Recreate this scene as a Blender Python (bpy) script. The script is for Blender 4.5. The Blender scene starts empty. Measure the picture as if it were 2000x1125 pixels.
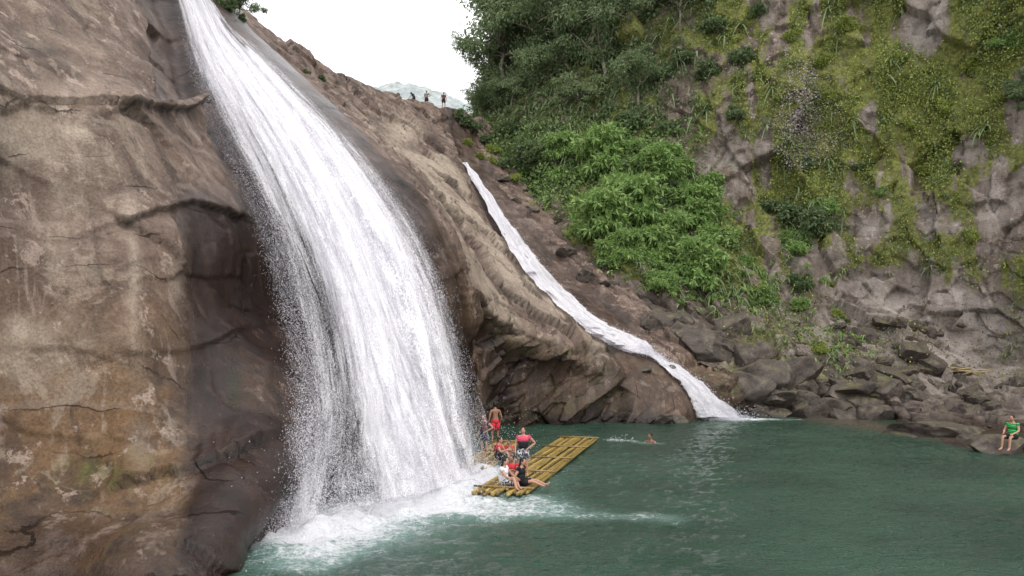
import bpy, math, random
import numpy as np
from mathutils import Vector, Matrix
from mathutils.bvhtree import BVHTree
rng=np.random.default_rng(7); random.seed(5)
scene=bpy.context.scene
COL=scene.collection
F=1570.0; CZ=5.0
def S(a,b,d):
    # survey sighting (bearing, elevation, range) -> world metres
    return np.array([(a-1000)/F*d, d, CZ+(655-b)/F*d])
# ------------------------------------------------------------ noise
def _h(i,j,k,s):
    n=(i*374761393+j*668265263+k*1440662683+s*974634777)&0xffffffff
    n=((n^(n>>13))*1274126177)&0xffffffff
    n=((n^(n>>15))*1103515245)&0xffffffff
    n=n^(n>>16)
    return n/4294967295.0
def vnoise(p,s=0):
    f=np.floor(p); i=f.astype(np.int64); t=p-f; t=t*t*t*(t*(t*6-15)+10)
    x,y,z=i[...,0],i[...,1],i[...,2]; tx,ty,tz=t[...,0],t[...,1],t[...,2]
    r=0
    for a in (0,1):
        wa=tx if a else 1-tx
        for b in (0,1):
            wb=ty if b else 1-ty
            for c in (0,1):
                wc=tz if c else 1-tz
                r=r+wa*wb*wc*_h(x+a,y+b,z+c,s)
    return r*2-1
R3=np.array(Matrix.Rotation(0.7,3,'X')@Matrix.Rotation(0.5,3,'Y')@Matrix.Rotation(1.1,3,'Z'))
def fbm(p,o=5,g=.5,s=0):
    a=1;r=0;q=np.asarray(p,float)
    for k in range(o):
        r=r+a*vnoise(q,s+k); a*=g; q=(q@R3)*2.03+3.7
    return r
def worley(p,s=0):
    # returns F1, F2, cell id and a tilted-plane value (facet) per cell
    f=np.floor(p).astype(np.int64)
    F1=np.full(p.shape[:-1],9.);F2=F1.copy();ID=np.zeros_like(F1);FA=np.zeros_like(F1)
    for a in (-1,0,1):
        for b in (-1,0,1):
            for c in (-1,0,1):
                i,j,k=f[...,0]+a,f[...,1]+b,f[...,2]+c
                h1=_h(i,j,k,s);h2=_h(i,j,k,s+11);h3=_h(i,j,k,s+23)
                dx=p[...,0]-i-h1;dy=p[...,1]-j-h2;dz=p[...,2]-k-h3
                d=np.sqrt(dx*dx+dy*dy+dz*dz)
                m=d<F1
                idv=(h1*7.3+h2*3.1)%1
                fa=dx*(((h1*13.7)%1)-.5)+dy*(((h2*17.3)%1)-.5)+dz*(((h3*11.9)%1)-.5)
                F2=np.where(m,F1,np.minimum(F2,d)); ID=np.where(m,idv,ID); FA=np.where(m,fa,FA); F1=np.where(m,d,F1)
    return F1,F2,ID,FA*2
def basis(n,t):
    n=np.array(n,float);n/=np.linalg.norm(n);t=np.array(t,float);t-=n*(t@n);t/=np.linalg.norm(t);return n,t,np.cross(n,t)
def aniso(P,n,t,sn,st,sb):
    n,t,b=basis(n,t); return np.stack([P@n*sn,P@t*st,P@b*sb],-1)
# ------------------------------------------------------------ splines
def cr(C,t):
    C=np.asarray(C,float); n=C.shape[0]
    C=np.concatenate([[2*C[0]-C[1]],C,[2*C[-1]-C[-2]]])
    i=np.clip(np.floor(t).astype(int),0,n-2); f=t-i
    sh=(-1,)+(1,)*(C.ndim-1); f=f.reshape(sh)
    p0,p1,p2,p3=C[i],C[i+1],C[i+2],C[i+3]
    return .5*((2*p1)+(-p0+p2)*f+(2*p0-5*p1+4*p2-p3)*f*f+(-p0+3*p1-3*p2+p3)*f**3)
def net(C,nu,nv):
    tu=np.linspace(0,len(C)-1,nu); tv=np.linspace(0,C.shape[1]-1,nv)
    A=cr(C,tu); B=cr(A.transpose(1,0,2),tv).transpose(1,0,2)
    return B,tu,tv
def normals(P):
    du=np.gradient(P,axis=0); dv=np.gradient(P,axis=1)
    n=np.cross(dv,du); return n/(np.linalg.norm(n,axis=-1,keepdims=True)+1e-9)
# ------------------------------------------------------------ mesh helpers
def quadmesh(name,V,Q,smooth=True,k=4):
    me=bpy.data.meshes.new(name); V=np.asarray(V,np.float32).reshape(-1,3); Q=np.asarray(Q,np.int32).reshape(-1,k)
    me.vertices.add(len(V)); me.vertices.foreach_set('co',V.ravel())
    me.loops.add(Q.size); me.loops.foreach_set('vertex_index',Q.ravel())
    me.polygons.add(len(Q)); me.polygons.foreach_set('loop_start',np.arange(0,Q.size,k,dtype=np.int32))
    me.polygons.foreach_set('use_smooth',np.full(len(Q),smooth))
    me.update(calc_edges=True); return me
def gridquads(n,m):
    I=np.arange(n*m).reshape(n,m)
    return np.stack([I[:-1,:-1],I[:-1,1:],I[1:,1:],I[1:,:-1]],-1).reshape(-1,4)
def attr(me,name,v):
    a=me.attributes.new(name,'FLOAT','POINT'); a.data.foreach_set('value',np.asarray(v,np.float32).ravel())
def link(name,me,mats=(),label=None,category=None,kind=None,parent=None,group=None):
    o=bpy.data.objects.new(name,me); COL.objects.link(o)
    for m in mats: me.materials.append(m)
    if label:o["label"]=label
    if category:o["category"]=category
    if kind:o["kind"]=kind
    if group:o["group"]=group
    if parent:o.parent=parent
    return o
# ------------------------------------------------------------ node helpers
class NT:
    def __init__(s,name):
        s.m=bpy.data.materials.new(name); s.m.use_nodes=True; s.t=s.m.node_tree; s.t.nodes.clear()
        s.out=s.t.nodes.new('ShaderNodeOutputMaterial')
    def n(s,typ,ins={},**props):
        x=s.t.nodes.new('ShaderNode'+typ)
        for k,v in props.items(): setattr(x,k,v)
        for k,v in ins.items(): s.set(x.inputs[k],v)
        return x
    def set(s,sock,v):
        if isinstance(v,bpy.types.NodeSocket): s.t.links.new(v,sock)
        elif isinstance(v,bpy.types.Node): s.t.links.new(v.outputs[0],sock)
        else:
            if sock.type=='RGBA' and len(v)==3: v=(*v,1)
            sock.default_value=v
    def math(s,op,a,b=0.,c=None,clamp=False):
        x=s.t.nodes.new('ShaderNodeMath'); x.operation=op; x.use_clamp=clamp
        s.set(x.inputs[0],a); s.set(x.inputs[1],b)
        if c is not None: s.set(x.inputs[2],c)
        return x.outputs[0]
    def mix(s,f,a,b,mode='MIX'):
        x=s.t.nodes.new('ShaderNodeMix'); x.data_type='RGBA'; x.blend_type=mode
        s.set(x.inputs[0],f); s.set(x.inputs[6],a); s.set(x.inputs[7],b); return x.outputs[2]
    def ramp(s,f,lo,hi,a=0.,b=1.):
        x=s.n('MapRange',{0:f,1:lo,2:hi,3:a,4:b}); x.interpolation_type='SMOOTHSTEP'; return x.outputs[0]
    def coord(s,scale=(1,1,1),kind='Object',rot=(0,0,0)):
        c=s.n('TexCoord'); return s.n('Mapping',{0:c.outputs[kind],2:rot,3:scale}).outputs[0]
    def noise(s,vec,scale,detail=6,rough=.55,dist=0):
        x=s.n('TexNoise',{'Vector':vec,'Scale':scale,'Detail':detail,'Roughness':rough,'Distortion':dist}); return x.outputs[0]
    def attr(s,n): return s.n('Attribute',attribute_name=n).outputs['Fac']
    def bump(s,h,strength,dist): return s.n('Bump',{'Height':h,'Strength':strength,'Distance':dist}).outputs[0]
    def fin(s,sh): s.t.links.new(sh.outputs[0] if isinstance(sh,bpy.types.Node) else sh,s.out.inputs[0]); return s.m
def plain(name,col,rough=.7,var=.25,scale=20,spec=.3):
    t=NT(name); c=t.coord(); n=t.noise(c,scale,2)
    cc=t.mix(n,tuple(x*(1-var) for x in col),tuple(min(1,x*(1+var)) for x in col))
    return t.fin(t.n('BsdfPrincipled',{'Base Color':cc,'Roughness':rough,'Specular IOR Level':spec,'Normal':t.bump(n,.3,.01)}))
def rock(name,dark,mid,light,moss=(.10,.13,.02),tan=(.42,.35,.27),bumpd=.06,upmoss=0.,simple=False,ochre=(.18,.10,.038),wetc=(.20,.105,.08),seamk=.85):
    t=NT(name); c=t.coord()
    n1=t.noise(c,.33,5,.6,.6); n2=t.noise(c,2.3,7,.70,.3); n3=t.noise(c,14,4,.75)
    col=t.mix(t.ramp(n1,.3,.7),dark,mid)
    col=t.mix(t.ramp(n2,.45,.75,0.,.7),col,light)
    if not simple:
        st=t.noise(t.coord((1.3,1.3,.10)),1.0,5,.65,.3); st2=t.noise(t.coord((.45,.45,.06),rot=(0,.12,0)),1.0,4,.6,.4)
        lay=t.attr('lay'); lv=t.n('CombineXYZ',{0:lay}).outputs[0]
        lb=t.noise(lv,1.0,3,.6)
        col=t.mix(t.math('MULTIPLY',t.attr('ochre'),t.ramp(n1,.25,.65,.4,1.)),col,t.mix(n2,tuple(x*.4 for x in ochre),tuple(x*1.4 for x in ochre)))
        col=t.mix(t.ramp(st2,.5,.66,0.,.65),col,tuple(x*.55 for x in dark))
        col=t.mix(t.ramp(st2,.45,.32,0.,.55),col,light)
        col=t.mix(t.ramp(lb,.56,.64,0.,.30),col,light)
        col=t.mix(t.ramp(lb,.46,.40,0.,.42),col,dark)
        col=t.mix(t.math('MULTIPLY',t.ramp(st,.52,.64),.65),col,tuple(x*.45 for x in dark))
        col=t.mix(t.math('MULTIPLY',t.ramp(st,.43,.34),.5),col,tuple(x*1.2 for x in light))
        lich=t.noise(c,1.1,7,.75); li2=t.noise(c,.5,8,.72,.5)
        col=t.mix(t.ramp(li2,.56,.62,0.,.4),col,tuple(x*.9 for x in tan))
        col=t.mix(t.math('MULTIPLY',t.ramp(lich,.58,.62),.5),col,tuple(min(1,x*1.5+.03) for x in light))
        col=t.mix(t.math('MULTIPLY',t.attr('tan'),t.ramp(n2,.2,.6,.45,1.)),col,tan)
        # bedding seams follow the strata coordinate of the rock
        ls=t.math('ADD',lay,t.math('MULTIPLY',n2,.3))
        fr_=t.math('FRACT',ls); crk=t.ramp(t.math('ABSOLUTE',t.math('SUBTRACT',fr_,.5)),0.,.022,1.,0.)
        crk=t.math('MULTIPLY',crk,t.ramp(t.noise(t.coord((1,1,3)),.45,2),.48,.62))
        col=t.mix(t.math('MULTIPLY',crk,.6),col,tuple(x*.2 for x in dark))
        col=t.mix(t.math('MULTIPLY',t.attr('seam'),seamk),col,tuple(x*.15 for x in dark))
    geo=t.n('NewGeometry'); nz=t.n('SeparateXYZ',{0:geo.outputs['Normal']}).outputs[2]
    col=t.mix(t.math('MULTIPLY',t.ramp(n3,.40,.64),.55),col,t.mix(1.,col,(.42,.38,.36),'MULTIPLY'))
    if simple: mo=t.math('MULTIPLY',t.ramp(nz,.1,.9),upmoss); wet=t.math('MULTIPLY',t.ramp(n1,.4,.7),.3)
    else: mo=t.attr('moss'); wet=t.math('MULTIPLY',t.attr('wet'),t.ramp(n1,.2,.5,.85,1.))
    mm=t.ramp(t.math('ADD',t.math('MULTIPLY',mo,1.1),t.math('MULTIPLY',n2,.9)),.75,1.1)
    mcol=t.mix(t.ramp(t.noise(c,4,4,.75),.35,.65),tuple(x*.35 for x in moss),moss)
    col=t.mix(t.math('MULTIPLY',mm,.88),col,mcol)
    col=t.mix(t.math('MULTIPLY',wet,.97),col,t.mix(1.,col,wetc,'MULTIPLY'))
    rg=t.math('MULTIPLY_ADD',wet,-.5,.76)
    h=t.math('ADD',t.math('MULTIPLY',n2,.9),t.math('MULTIPLY',n3,.4))
    if not simple: h=t.math('SUBTRACT',h,t.math('MULTIPLY',crk,.8))
    return t.fin(t.n('BsdfPrincipled',{'Base Color':col,'Roughness':rg,'Specular IOR Level':.42,'Normal':t.bump(h,1.,bumpd)}))
def leafmat(name,a,b,c,trans=.3):
    t=NT(name); g=t.n('NewGeometry'); r=g.outputs['Random Per Island']
    n=t.ramp(t.noise(t.coord(),.55,2),.35,.65)
    col=t.mix(r,a,b); col=t.mix(t.math('MULTIPLY',n,.6),col,c)
    p=t.n('BsdfPrincipled',{'Base Color':col,'Roughness':.5,'Specular IOR Level':.45})
    tr=t.n('BsdfTranslucent',{'Color':t.mix(.25,col,(.25,.35,.05))})
    return t.fin(t.n('MixShader',{0:trans,1:p.outputs[0],2:tr.outputs[0]}))
M_rockL=rock('brown_wet_rock',(.088,.056,.041),(.178,.122,.092),(.31,.24,.195),bumpd=.07,wetc=(.11,.055,.042))
M_cliff=rock('mossy_cliff_rock',(.135,.105,.085),(.25,.205,.17),(.39,.345,.31),moss=(.24,.27,.045),tan=(.44,.395,.355),bumpd=.16,wetc=(.26,.20,.165),seamk=.45)
M_boul=rock('bank_boulder_rock',(.052,.043,.037),(.135,.11,.09),(.245,.21,.175),moss=(.17,.16,.035),bumpd=.09,upmoss=.36,simple=True)
M_leafD=leafmat('dark_foliage',(.075,.12,.052),(.21,.27,.13),(.13,.19,.08))
M_leafB=leafmat('bright_foliage',(.14,.26,.075),(.38,.51,.18),(.25,.40,.12),.35)
M_leafY=leafmat('yellow_green_foliage',(.15,.20,.04),(.42,.47,.12),(.30,.36,.08))
M_fern=leafmat('fern_blades',(.12,.18,.08),(.32,.38,.2),(.2,.27,.12))
M_dry=leafmat('dry_leaves',(.12,.08,.035),(.28,.2,.1),(.16,.12,.05))
M_flow=leafmat('pale_flowers',(.30,.25,.25),(.6,.51,.53),(.38,.33,.33),.2)
M_bark=plain('grey_bark',(.24,.20,.16),.85,.4,6)
# ------------------------------------------------------------ left rock massif
cols=[
 [(-26,16,26),(-22,14.5,20),(-19,13,16.5),(-17.2,12,13),(-16,11.2,9.5),(-15.2,10.6,6),(-14.2,10.,2.2),(-12.5,8.5,0)],
 [(-150,-450,34),(-20,-150,25),(0,60,21.5),(0,200,20),(0,400,19.2),(0,650,18.2),(0,930,17.4),(0,1175,15.1)],
 [(170,-300,42),(220,-100,32),(250,60,27.5),(280,210,24.2),(290,400,22.2),(290,640,20.5),(290,930,18.8),(290,1165,15.4)],
 [(290,-250,52),(315,-80,43),(355,60,37.5),(400,210,32),(470,400,28),(475,620,26.8),(560,840,22),(480,1092,18)],
 [(340,-150,56),(380,-50,49),(430,60,42.6),(520,210,37),(620,370,34),(690,560,33.5),(720,780,32.5),(740,895,32.7)],
 [(430,-2,57),(475,42,51),(545,110,46),(650,208,41.5),(775,350,38),(870,500,37),(905,720,40),(915,838,42.9)],
 [(560,108,64),(600,150,58),(680,220,51),(765,300,46),(850,400,42),(935,575,40.6),(950,690,43.0),(955,830,44.8)],
 [(690,172,72),(735,225,66),(790,300,60),(850,370,55),(920,470,50),(1010,625,44.5),(1003,725,44.8),(1030,830,44.8)],
 [(790,208,79),(835,245,75),(875,310,69),(930,400,62),(988,490,56.5),(1110,657,45.6),(1108,745,45.2),(1120,829,45.1)],
 [(870,216,81),(885,260,78),(903,320,72),(948,415,64.5),(1012,515,58.6),(1180,672,48.4),(1225,745,46.2),(1235,827,45.6)],
 [(900,226,82),(915,265,79),(925,325,73),(985,425,65),(1072,530,59.2),(1250,680,50.5),(1310,740,47.5),(1340,825,46.2)],
 [(915,240,83),(930,275,80),(950,330,74),(1010,410,66.5),(1120,530,60),(1290,690,51.5),(1400,760,48.8),(1430,815,49.1)],
 [(940,262,84),(970,290,81),(1010,345,75.5),(1070,420,68.5),(1180,530,61),(1340,670,53.5),(1470,750,50.5),(1500,815,50)]]
C=[]
for ci,c in enumerate(cols):
    pts=[np.array(p,float) if ci==0 else S(*p) for p in c]
    back=pts[0]+np.array([-7,7,-7.]); low=pts[-1]+np.array([-.3,.3,-2.5])
    C.append([back]+pts+[low])
C=np.array(C)
P,tu,tv=net(C,640,430); Nn=normals(P)
cc=np.broadcast_to(tu[:,None],P.shape[:2]); rr=np.broadcast_to(tv[None],P.shape[:2])
def sm(x,a,b): t=np.clip((x-a)/(b-a),0,1); return t*t*(3-2*t)
def band(x,a,b,w): return sm(x,a-w,a)*(1-sm(x,b,b+w))
big=fbm(P*.2,9,.46,1)
warp=np.stack([fbm(P*.3,3,.5,40),fbm(P*.3,3,.5,50),fbm(P*.3,3,.5,60)],-1)
slab=sm(cc,4.9,6.)
# explicit long seams with a projecting upper lip
c1=fbm(np.stack([cc*2.6,cc*0,rr*0],-1),6,.58,600); c2=fbm(np.stack([cc*2.6,cc*0+5,rr*0],-1),6,.58,610)
seams=[(np.interp(cc,[0,1,1.9,2.6,3.2],[3.9,3.93,4.02,4.02,3.9])+.03*c1,.36,1-sm(cc,3.1,3.4)),
       (np.interp(cc,[0,1,1.45,1.8,2.4,3.1],[4.4,4.6,4.85,5.12,4.95,5.15])+.03*c2,.26,1-sm(cc,2.9,3.3)),
       (np.interp(cc,[0,1,2,3.2],[6.2,6.05,6.2,6.15])+.02*c1,.10,sm(cc,.8,1.2)*(1-sm(cc,3.2,3.5))),
       (np.interp(cc,[0,1,2,3.2],[6.62,6.6,6.75,6.6])+.03*c2,.07,1-sm(cc,2.,2.4)),
       (np.interp(cc,[0,1,2,3.2],[7.25,7.2,7.1,7.0])+.05*c1,.34,1-sm(cc,2.7,3.1)),
       (np.interp(cc,[0,1,2,3.2],[5.5,5.62,5.5,5.65])+.06*c1,.05,sm(cc,1.5,1.7)*(1-sm(cc,2.9,3.3)))]
led=0;seam=0
for r0,a,m in seams:
    d=rr-r0; led=led+a*m*np.clip(.75+.8*c2,.1,1.3)*np.where(d<0,np.exp(d/.3),np.clip(1-d/.02,0,1)); seam=np.maximum(seam,m*min(1,a*3.5)*np.exp(-((d-.015)/.014)**2)*np.clip(.6+c2,0,1))
q=(P[...,2]+.12*P[...,0]+1.3*fbm(P*.13,4,.5,9))/2.3; fr=q-np.floor(q)
L1,L2,LI,LF=worley(aniso(P+warp*.8,(0.1,0.1,1),(1,.3,0),.42,.16,.2),77)
lf=(.5*LF+.22*(LI-.5)-.03*np.exp(-(L2-L1)/.02))*(1-slab)
seam=np.maximum(seam,.5*np.exp(-(L2-L1)/.010)*np.clip(fbm(P*.3,3,.5,15)*1.6+.3,0,1)*(1-slab))
led=led*(1-slab)+.5*lf
# recessed dark block beside the lip of the fall
rec=sm(cc+.10*c1+.12*(rr-3),2.12,2.17)*(1-sm(rr+.04*c2,3.93,3.97))*(1-sm(cc,3.0,3.25))*sm(rr,.8,1.4)
led=led-1.0*rec
q2=cc*2.2+.5*fbm(P*.07,4,.45,19)+rr*.10; f2=q2-np.floor(q2)
top_=1-sm(rr,6.35,6.5)
down=(.448,-.69,-.572)
S1,S2,SI,SF=worley(aniso(P+warp*.2,(.5,.3,.8),down,.50,.04,.42),91)
s1,s2,sI,sF=worley(aniso(P+warp*.2,(.4,.5,.75),down,1.5,.12,1.3),95)
led2=((SI-.5)*.75+.22*SF+(sI-.5)*.22+.08*sF-.06*np.exp(-(S2-S1)/.02))*slab*top_+.18*np.where(f2<.95,f2/.95,(1-f2)/.05)*slab*top_
sgrv=slab*top_*np.maximum(np.exp(-(S2-S1)/.018)*.85,.45*np.exp(-(s2-s1)/.025)); seam=np.maximum(seam*(1-slab),sgrv)
g1,g2,gd,ga=worley(aniso(P+warp*.2,(-.62,.15,.75),(.75,.1,.65),.62,.17,.3),31)
h1_,h2_,hd,ha=worley(aniso(P+warp*.2,(-.62,.15,.75),(.75,.1,.65),1.9,.6,.8),37)
under=slab*sm(rr,6.12,6.3)
ang_=.5*ga+1.1*(gd-.5)+.15*ha+.35*(hd-.5)-.10*np.exp(-(g2-g1)/.02)
seam=np.maximum(seam,.8*under*np.exp(-(g2-g1)/.016))
damp=1-.8*band(cc,3.3,5.05,.35)*(1-sm(rr,5.6,6.4)); chan=band(cc,9.05,10.9,.35); damp*=1-.96*chan*(1-.5*sm(rr,7.6,8))
disp=((.36-.28*slab)*big*(1-.3*under)+led+led2*(1-under)+ang_*under)*damp
P2=P+Nn*disp[...,None]
me=quadmesh('rock_face',P2,gridquads(*P2.shape[:2]))
bx=1000+P2[...,0]/P2[...,1]*F; by=655-(P2[...,2]-CZ)/P2[...,1]*F
zz=P2[...,2]
def blob(x,y,cx,cy,rx,ry): return np.exp(-(((x-cx)/rx)**2+((y-cy)/ry)**2))
wet=band(cc,2.42,5.1,.33)*sm(rr,4.5,5.3)
wet=np.maximum(wet,.8*(1-sm(zz,.2,1.0)))
wet=np.maximum(wet,.85*band(cc,2.95,5.05,.1))
wet=np.maximum(wet,.7*rec)
wet=np.maximum(wet,.85*slab*sm(rr,6.25,6.7)*(1-sm(cc,6.6,7.4)))  # shade under the slab lip painted in through this mask, next two lines too
wet=np.maximum(wet,.42*slab*sm(rr,6.3,6.8)*(1-sm(cc,7.,9.3)))
wet=np.maximum(wet,.25*slab*sm(rr,6.2,6.6))
wet=np.maximum(wet,.5*band(cc,8.9,11,.2))
wet=np.maximum(wet,.5*sm(rr,7.1,7.6)*(cc<3.5))
wet=np.clip(wet+.3*fbm(P*.4,4)*(wet>.04),0,1)
tan=.9*band(cc,6.2,7.7,.5)*band(rr,3.2,6.0,.4)*np.clip(.5+fbm(P*.3,4,.5,90)*.5+(SI-.5)*1.2,0,1)
tan=np.maximum(tan,.85*band(cc,7.8,8.9,.3)*band(rr,4.4,6.1,.4)*np.clip(.45+fbm(P*.35,4,.5,95)*.6+(SI-.5)*1.2,0,1))
tan=np.maximum(tan,blob(bx,by,785,255,35,30)); LW=(cc<3.3)
for b,k in (((170,245,80,38),.9),((60,280,170,150),.5),((60,690,150,60),.5),((110,480,25,55),.6),((40,650,60,35),.7),((262,560,14,160),.5),((275,800,22,120),.4),((330,120,25,60),.3),((345,540,12,45),.8),((120,90,120,60),.3)):  # broad upper-left blobs paint pale haze into the rock; others are tan patches
    tan=np.maximum(tan,k*blob(bx,by,*b)*LW*np.clip(.7+fbm(P*.9,4,.55,93),0,1.2))
moss=.34*under*np.clip(.6+fbm(P*.4,3,.5,77),0,1)+.26*(1-slab)*sm(rr,6.3,7.5)*(1-sm(zz,3,5))+.55*blob(bx,by,455,755,25,60)*LW+.25*blob(bx,by,200,900,150,60)*LW
attr(me,'wet',wet); attr(me,'tan',np.clip(tan,0,1)); attr(me,'moss',np.clip(moss,0,1)); attr(me,'lay',np.where(slab>.5,q2*2.,q*2.1)); attr(me,'seam',seam*(1-chan))
attr(me,'ochre',np.clip((1-slab)*sm(rr,5.2,6.6)*.95+.40*slab*sm(rr,5.8,6.5),0,1))
link('rock_face',me,[M_rockL],'huge brown weathered rock face with wet overhang and shade painted under the lip','rock face','structure')
def bvh(P,step=2):
    q=P[::step,::step]; v=q.reshape(-1,3).tolist(); return BVHTree.FromPolygons(v,gridquads(*q.shape[:2]).tolist())
B1=bvh(P2,1)
# ------------------------------------------------------------ right hillside and cliff
hc=[
 [(925,230,89),(928,245,87),(945,275,82.8),(985,343,77),(1040,420,69.5),(1140,530,62),(1295,670,54.3),(1420,748,51),(1450,815,50.3)],
 [(985,60,92),(975,150,89),(985,230,85),(1030,320,78),(1080,410,69.5),(1190,530,61.5),(1350,660,54.5),(1480,745,51),(1510,815,50)],
 [(1080,-250,90),(1070,-50,86),(1080,100,82),(1110,230,76),(1150,360,69),(1240,490,62.5),(1390,630,56),(1500,720,52),(1560,812,50.5)],
 [(1280,-350,80),(1270,-80,76),(1270,90,73),(1280,230,70),(1300,370,66.5),(1350,500,62),(1450,610,57.5),(1560,710,53),(1640,812,50.3)],
 [(1480,-350,72),(1470,-50,69),(1470,120,67.5),(1470,270,66),(1480,400,64.5),(1500,520,61.5),(1550,620,58),(1640,710,53),(1720,812,49.8)],
 [(1700,-350,66),(1700,-50,64.5),(1700,150,63.5),(1700,320,62.5),(1700,470,61.5),(1700,590,60),(1700,650,57.5),(1745,745,51.5),(1770,826,46)],
 [(1900,-350,61),(1900,-50,60),(1900,150,59.3),(1900,320,58.7),(1900,480,58),(1900,620,57.3),(1900,720,55.5),(1885,805,46),(1850,866,37.3)],
 [(2100,-350,56),(2100,-50,55),(2100,150,54.3),(2100,330,53.5),(2100,500,52.8),(2100,640,52),(2100,730,50),(2080,828,41),(2060,890,33.2)],
 [(2500,-350,46),(2500,-50,45.5),(2500,150,45),(2500,330,44.5),(2500,500,44),(2500,640,43),(2500,740,40),(2400,860,33),(2350,945,27)],
 [(3500,-350,30),(3500,-50,30),(3500,150,30),(3500,330,30),(3500,500,29.5),(3500,640,29),(3500,740,27),(3400,930,24),(3300,1030,21)]]
H=[]
for c in hc:
    pts=[S(*p) for p in c]; H.append([pts[0]+np.array([4,14,3.])]+pts+[pts[-1]+np.array([0,-2.5,-2.2])])
H=np.array(H)
Q,hu,hv=net(H,560,460); QN=normals(Q)
hcc=np.broadcast_to(hu[:,None],Q.shape[:2])-1; hrr=np.broadcast_to(hv[None],Q.shape[:2])
warp=np.stack([fbm(Q*.2,3,.5,41),fbm(Q*.2,3,.5,51),fbm(Q*.2,3,.5,61)],-1)
F1,F2,ID,FA=worley(aniso(Q+warp*.7,(.3,-.9,.1),(0,0,1),.14,.17,.34),8)
G1,G2,JD,JA=worley(aniso(Q+warp*.4,(.3,-.9,.15),(.15,0,1),.4,.8,.8),18)
flat=sm(hrr,7.2,8.3)
dq=(.55*fbm(Q*.12,9,.53,5)+.6*FA+1.4*(ID-.5)-.12*np.exp(-(F2-F1)/.015)+.25*JA+.46*(JD-.5)-.05*np.exp(-(G2-G1)/.03))
dq*=1-.7*flat*sm(hcc,3.5,4.5)
dq*=.35+.65*sm(hcc,-.8,.3)
Q2=Q+QN*dq[...,None]; QN2=normals(Q2)
hx=1000+Q2[...,0]/Q2[...,1]*F; hy=655-(Q2[...,2]-CZ)/Q2[...,1]*F
bare=0
for b in [(1325,205,24,42),(1410,320,40,50),(1690,440,55,50),(1815,50,40,65),(1950,390,58,90),(1700,580,120,55),(1880,640,80,90),(1500,25,16,30),(1700,230,20,34),(1830,430,42,38),(1600,510,50,28),(1990,240,28,45),(1490,300,14,55),(1790,560,60,50),(1900,300,40,30),(1250,610,120,50)]:
    bare=np.maximum(bare,blob(hx,hy,*b)*1.35)
nz=fbm(Q*.22,4,.55,101); nz2=fbm(Q*.8,4,.55,131)
bare=np.clip(bare+.35*nz2*(bare>.1),0,1)
up=1-sm(hy,500,660)
yl=blob(hx,hy,1770,180,260,260)
streak=fbm(Q*np.array([1.2,1.2,.16]),4,.55,161)
mossH=np.clip((.58+.35*nz+.38*yl+.5*streak)*up+.34*(1-up)+.2*nz2-bare*1.1,0,1)*(1-.6*sm(hy,750,790)*sm(hx,1600,1700))
wetH=np.clip(.85*(1-sm(Q2[...,2],.1,.5))+.35*blob(hx,hy,1600,560,120,90)+.7*blob(hx,hy,1280,620,160,90)+.3*(hy>775)*sm(hx,1650,1750)+.3*sm(streak,.1,.5),0,1)
tanH=np.clip(bare*.75*(.6+.6*nz2)*(hx>1350)+blob(hx,hy,1815,50,42,62)*.8+.3*(1-up)*(hy<740)*sm(hx,1500,1650),0,1)
me=quadmesh('cliff',Q2,gridquads(*Q2.shape[:2])); attr(me,'moss',mossH); attr(me,'wet',wetH); attr(me,'tan',tanH); attr(me,'lay',Q[...,2]*.7+Q[...,0]*.12+1.5*nz); attr(me,'ochre',.25*up+.05); attr(me,'seam',np.maximum(np.exp(-(F2-F1)/.012),.5*np.exp(-(G2-G1)/.02))*.8)
link('cliff',me,[M_cliff],'steep mossy gorge cliff with bare rock patches','cliff','structure')
B2=bvh(Q2)
O=Vector((0,0,CZ))
def cast(px,py,which=None):
    d=Vector(((px-1000)/F,1,(655-py)/F)).normalized(); best=None
    for k,b in ((1,B1),(2,B2)):
        if which and which!=k: continue
        l,n,_,dist=b.ray_cast(O,d)
        if l is not None and (best is None or dist<best[2]): best=(l,n if n.dot(d)<0 else -n,dist)
    return best
# ------------------------------------------------------------ water
def seg(x,y,pts):
    best=np.full(x.shape,1e9)
    for (ax,ay),(bx_,by_) in zip(pts[:-1],pts[1:]):
        dx,dy=bx_-ax,by_-ay; t=np.clip(((x-ax)*dx+(y-ay)*dy)/(dx*dx+dy*dy),0,1)
        best=np.minimum(best,np.hypot(x-ax-t*dx,y-ay-t*dy))
    return best
xs=np.concatenate([np.linspace(-400,-17,30)[:-1],np.arange(-17,34,.15),np.linspace(34,400,30)])
ys=np.concatenate([np.linspace(-60,12,30)[:-1],np.arange(12,54,.15),np.linspace(54.2,600,30)])
X,Y=np.meshgrid(xs,ys,indexing='ij')
base=[(-5.2,20.),(-4.2,22.),(-3.0,23.6),(-1.9,26.3),(-1.0,29.4)]
dd=seg(X,Y,base)
foam=.98*np.exp(-(dd/1.15)**2)+.38*np.exp(-(dd/3.0)**2)
foam+=.32*np.exp(-(seg(X,Y,[(-3,22.7),(1.5,22.5),(4.2,22.0)])/.7)**2)+.5*np.exp(-(seg(X,Y,[(-2.5,23.5),(.6,23.8)])/1.2)**2)
foam+=.40*np.exp(-(seg(X,Y,[(-4.6,17.6),(-3.2,20.4)])/.7)**2)
foam+=1.2*np.exp(-(seg(X,Y,[(11.6,48.2),(14.2,47.9)])/.7)**2)+.45*np.exp(-(seg(X,Y,[(14,48),(17,47.7)])/.4)**2)
foam+=.42*np.exp(-(seg(X,Y,[(4.6,38.6),(5.8,38.)])/.25)**2)+.35*np.exp(-(seg(X,Y,[(5.8,37.6),(6.8,37.1)])/.25)**2)
p3=np.stack([X,Y,X*0],-1)
inside=(X>-18)&(X<34.5)&(Y>11)&(Y<55)
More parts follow.
